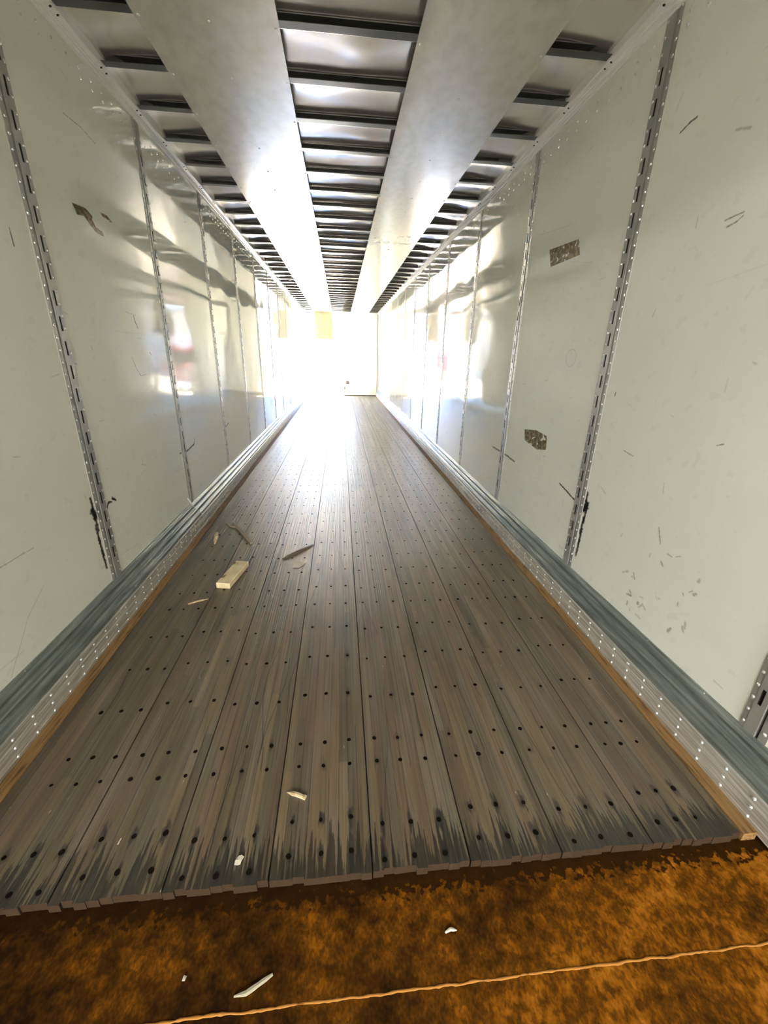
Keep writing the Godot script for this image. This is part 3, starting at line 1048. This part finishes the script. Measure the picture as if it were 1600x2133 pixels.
func build_truck() -> void:
	var t := base("truck", "red truck with a pale box body parked in the bright yard", "truck", Vector3(-5.3, -1.2, -31))
	var red := flat(Color(0.62, 0.10, 0.08), 0.35)
	var dark := flat(Color(0.05, 0.05, 0.05), 0.6)
	var st := tool()
	var prof := [Vector2(-1.15, 0.55), Vector2(-1.15, 1.9), Vector2(-1.05, 2.75), Vector2(-0.9, 2.9), Vector2(0.9, 2.9), Vector2(1.05, 2.75), Vector2(1.15, 1.9), Vector2(1.15, 0.55)]
	extrude(st, prof + [prof[0]], -1.9, 0.0, Vector2(0, 1.5))
	cap(st, prof, 0.0, Vector3.BACK)
	cap(st, prof, -1.9, Vector3.FORWARD)
	put(st, "cab", red, t)
	st = tool()
	quad_out(st, Vector3(-0.98, 1.8, 0.012), Vector3(0.98, 1.8, 0.012), Vector3(0.9, 2.62, 0.012), Vector3(-0.9, 2.62, 0.012), Vector3.BACK)
	put(st, "windscreen", flat(Color(0.10, 0.13, 0.15), 0.06), t)
	st = tool()
	for k in 4:
		box(st, Vector3(-0.6, 0.95 + k * 0.16, 0.0), Vector3(0.6, 1.04 + k * 0.16, 0.04))
	put(st, "grille", M.post, t)
	st = tool()
	box(st, Vector3(-1.2, 0.45, -0.1), Vector3(1.2, 0.75, 0.15))
	put(st, "bumper", M.rail, t)
	for x in [-0.92, 0.92]:
		st = tool()
		rivet(st, Vector3(x, 1.05, 0.0), Vector3.BACK, 0.14, 0.05)
		put(st, "headlamp", M.rivet, t)
	st = tool()
	box(st, Vector3(-1.25, 0.9, -8.5), Vector3(1.25, 3.7, -2.1))
	put(st, "box_body", M.rail, t)
	for z in [-0.9, -6.5]:
		for s in [-1, 1]:
			st = tool()
			wheel(st, Vector3(s * 1.0, 0.5, z), 0.5, 0.30, 0.26)
			var w := put(st, "wheel", dark, t)
			st = tool()
			wheel(st, Vector3(s * 1.01, 0.5, z), 0.26, 0.32, 0.05)
			put(st, "rim", M.rivet, w)

func wheel(st: SurfaceTool, c: Vector3, r: float, width: float, hub: float) -> void:
	var n := 20
	for i in n:
		var d0 := Vector3(0, cos(TAU * i / n), sin(TAU * i / n))
		var d1 := Vector3(0, cos(TAU * (i + 1) / n), sin(TAU * (i + 1) / n))
		var h := Vector3(width * 0.5, 0, 0)
		quad_out(st, c + d0 * r - h, c + d1 * r - h, c + d1 * r + h, c + d0 * r + h, d0)
		for e in [-1.0, 1.0]:
			quad_out(st, c + d0 * hub + h * e, c + d1 * hub + h * e, c + d1 * r + h * e, c + d0 * r + h * e, Vector3(e, 0, 0))

# ------------------------------------------------------------------ litter on the floor
# a split piece of wood or plastic: ragged five-sided bar that tapers to its ends
func sliver(called: String, label: String, category: String, pts: Array, w: float, h: float, m: Material, ends: Vector2, seed_: int) -> MeshInstance3D:
	var r := RandomNumberGenerator.new()
	r.seed = seed_
	var c := Curve3D.new()
	for p in pts:
		c.add_point(p)
	var L := c.get_baked_length()
	var n := 10
	var rings := []
	var origin: Vector3 = pts[0]
	for i in n + 1:
		var t := i / float(n)
		var p := c.sample_baked(t * L)
		var q := c.sample_baked(minf(t * L + 0.004, L)) - c.sample_baked(maxf(t * L - 0.004, 0))
		var side := q.cross(Vector3.UP).normalized()
		var k := 1.0
		if t < 0.3:
			k = lerpf(ends.x, 1.0, t / 0.3)
		elif t > 0.7:
			k = lerpf(ends.y, 1.0, (1.0 - t) / 0.3)
		k *= r.randf_range(0.88, 1.08)
		var ring := []
		for e in [[-0.5, 0.0], [0.5, 0.0], [0.5, 0.75], [0.1, 1.0], [-0.45, 0.8]]:
			ring.append(p - origin + side * (e[0] * w * k) + Vector3.UP * (e[1] * h * (0.4 + 0.6 * k)))
		rings.append(ring)
	var st := tool()
	for i in n:
		for j in 5:
			var a: Vector3 = rings[i][j]
			var b: Vector3 = rings[i][(j + 1) % 5]
			var mid: Vector3 = (rings[i][0] + rings[i][1] + rings[i][3]) / 3.0
			quad_out(st, a, b, rings[i + 1][(j + 1) % 5], rings[i + 1][j], (a + b) * 0.5 - mid)
	for e in [[0, -1.0], [n, 1.0]]:
		var ring: Array = rings[e[0]]
		var dir: Vector3 = (rings[n][0] - rings[0][0]) * e[1]
		for j in range(1, 4):
			if (ring[j] - ring[0]).cross(ring[j + 1] - ring[0]).dot(dir) >= 0.0:
				tri(st, ring[0], ring[j + 1], ring[j])
			else:
				tri(st, ring[0], ring[j], ring[j + 1])
	var o := put(st, called, m)
	o.position = origin
	tag(o, label, category)
	return o

func build_litter() -> void:
	var pale := flat(Color(0.86, 0.78, 0.62), 0.7)
	pale.albedo_texture = noise_tex(31, 0.02, 256, [[0.2, Color(0.8, 0.76, 0.7)], [0.7, Color(1, 1, 1)]])
	pale.uv1_triplanar = true
	pale.uv1_scale = Vector3(8, 8, 2)
	var old := flat(Color(0.64, 0.57, 0.49), 0.8)
	var grim := flat(Color(0.40, 0.34, 0.28), 0.8)
	# offcut of sawn timber: bevelled block with stains
	var wood := flat(Color(0.92, 0.85, 0.68), 0.7)
	wood.albedo_texture = noise_tex(35, 0.006, 512, [[0.0, Color(0.36, 0.33, 0.28)], [0.22, Color(0.55, 0.5, 0.42)], [0.30, Color(0.93, 0.91, 0.86)], [0.8, Color(1, 1, 1)]], 4)
	wood.uv1_triplanar = true
	wood.uv1_scale = Vector3(3.1, 3.1, 1.7)
	var st := tool()
	var bev := 0.003
	var hw := 0.0445
	var hh := 0.038
	var prof := [Vector2(-hw, bev), Vector2(-hw + bev, 0), Vector2(hw - bev, 0), Vector2(hw, bev), Vector2(hw, hh - bev), Vector2(hw - bev, hh), Vector2(-hw + bev, hh), Vector2(-hw, hh - bev)]
	extrude(st, prof + [prof[0]], -0.15, 0.15, Vector2(0, 0.019))
	cap(st, prof, 0.15, Vector3.BACK)
	cap(st, prof, -0.15, Vector3.FORWARD)
	var blk := put(st, "wood_block", wood)
	blk.position = Vector3(-0.785, 0.0006, -2.497)
	blk.rotation.y = -0.185
	tag(blk, "pale sawn timber block with dark stains lying on the plank floor", "wood block")
	sliver("wood_stick", "grey weathered stick with a blunt near end, beyond the timber block", "wood stick", [Vector3(-0.997, 0.010, -3.42), Vector3(-0.88, 0.006, -3.21), Vector3(-0.765, 0.001, -3.005)], 0.030, 0.014, old, Vector2(0.6, 0.85), 1)
	sliver("wood_splinter", "thin curved splinter touching the far end of the grey stick", "splinter", [Vector3(-1.06, 0.001, -3.43), Vector3(-1.00, 0.003, -3.35), Vector3(-0.925, 0.001, -3.335)], 0.020, 0.010, old, Vector2(0.2, 0.5), 2)
	sliver("wood_chip", "short pale upright-grained chip nearest the left edge strip", "wood chip", [Vector3(-1.085, 0.006, -3.22), Vector3(-1.06, 0.006, -3.11), Vector3(-1.043, 0.001, -3.005)], 0.030, 0.013, pale, Vector2(0.7, 0.3), 3)
	sliver("wood_splinter_001", "long dark pointed splinter right of the timber block", "splinter", [Vector3(-0.494, 0.001, -2.728), Vector3(-0.40, 0.003, -2.83), Vector3(-0.292, 0.001, -2.948)], 0.026, 0.012, grim, Vector2(0.35, 0.05), 4)
	sliver("wood_splinter_002", "thin pale splinter on the planks just nearer than the timber block", "splinter", [Vector3(-0.970, 0.001, -2.178), Vector3(-0.92, 0.003, -2.205), Vector3(-0.868, 0.001, -2.228)], 0.012, 0.008, pale, Vector2(0.8, 0.1), 5)
	sliver("wood_sliver", "small pale pointed sliver alone on the nearest planks", "splinter", [Vector3(-0.262, 0.001, -0.999), Vector3(-0.23, 0.002, -0.988), Vector3(-0.198, 0.001, -0.974)], 0.014, 0.007, pale, Vector2(0.08, 1.0), 6)
	sliver("plastic_strip", "bent pale strip lying on the rusty steel plate", "plastic strip", [Vector3(-0.333, -0.0285, -0.538), Vector3(-0.305, -0.0285, -0.541), Vector3(-0.248, -0.0285, -0.568)], 0.010, 0.004, flat(Color(0.72, 0.68, 0.58), 0.5), Vector2(0.3, 0.6), 7)
	sliver("paper_curl", "tiny white curl of paper in the middle of the rusty plate", "paper scrap", [Vector3(0.190, -0.0285, -0.607), Vector3(0.205, -0.0275, -0.612), Vector3(0.222, -0.0285, -0.609)], 0.007, 0.004, flat(Color(0.85, 0.82, 0.74), 0.7), Vector2(0.6, 0.3), 8)
	# flat scraps of paper
	for p in [["paper_scrap", "pale torn paper scrap beside the dark pointed splinter", Vector3(-0.374, 0.0012, -2.634), 0.030, 0.055, 0.5, 41], ["paper_scrap_001", "small white torn scrap on the blackened plank ends", Vector3(-0.378, 0.0012, -0.808), 0.011, 0.013, 0.3, 42], ["paper_scrap_002", "tiny white fleck left of the plastic strip on the rusty plate", Vector3(-0.459, -0.0285, -0.580), 0.004, 0.005, 0.2, 43], ["paper_scrap_003", "tiny white sliver standing on the dark planks near the left front", Vector3(-0.745, 0.0012, -0.888), 0.0022, 0.010, 0.1, 44]]:
		scrap(p[0], p[1], p[2], p[3], p[4], p[5], p[6])
	# white tie hanging out of the foot of the second left post
	var tie := sliver("plastic_tie", "white plastic tie hanging over the left scuff band at a post", "plastic tie", [Vector3(-1.288, 0.285, -3.270), Vector3(-1.272, 0.215, -3.300), Vector3(-1.236, 0.150, -3.335), Vector3(-1.216, 0.115, -3.355)], 0.014, 0.006, flat(Color(0.90, 0.89, 0.86), 0.4), Vector2(1.0, 0.8), 9)
	tie.set_meta("category", "plastic tie")

func scrap(called: String, label: String, at: Vector3, a: float, b: float, turn: float, seed_: int) -> void:
	var r := RandomNumberGenerator.new()
	r.seed = seed_
	var n := 9
	var st := tool()
	var top := []
	for i in n:
		var t := TAU * i / n + turn
		var k := r.randf_range(0.75, 1.1) / maxf(absf(cos(t - turn)), absf(sin(t - turn)))
		top.append(Vector3(cos(t - turn) * a * k, r.randf_range(0.0, 0.002), sin(t - turn) * b * k).rotated(Vector3.UP, -turn))
	for i in n:
		var p: Vector3 = top[i]
		var q: Vector3 = top[(i + 1) % n]
		if q.cross(p).y < 0.0:
			var e := p; p = q; q = e
		tri(st, Vector3(0, 0.003, 0), q + Vector3(0, 0.001, 0), p + Vector3(0, 0.001, 0))
		quad_out(st, p + Vector3(0, 0.001, 0), q + Vector3(0, 0.001, 0), q * 0.98 - Vector3(0, 0.0008, 0), p * 0.98 - Vector3(0, 0.0008, 0), p + q)
	var o := put(st, called, flat(Color(0.82, 0.78, 0.70), 0.8))
	o.position = at
	tag(o, label, "paper scrap", "", "")
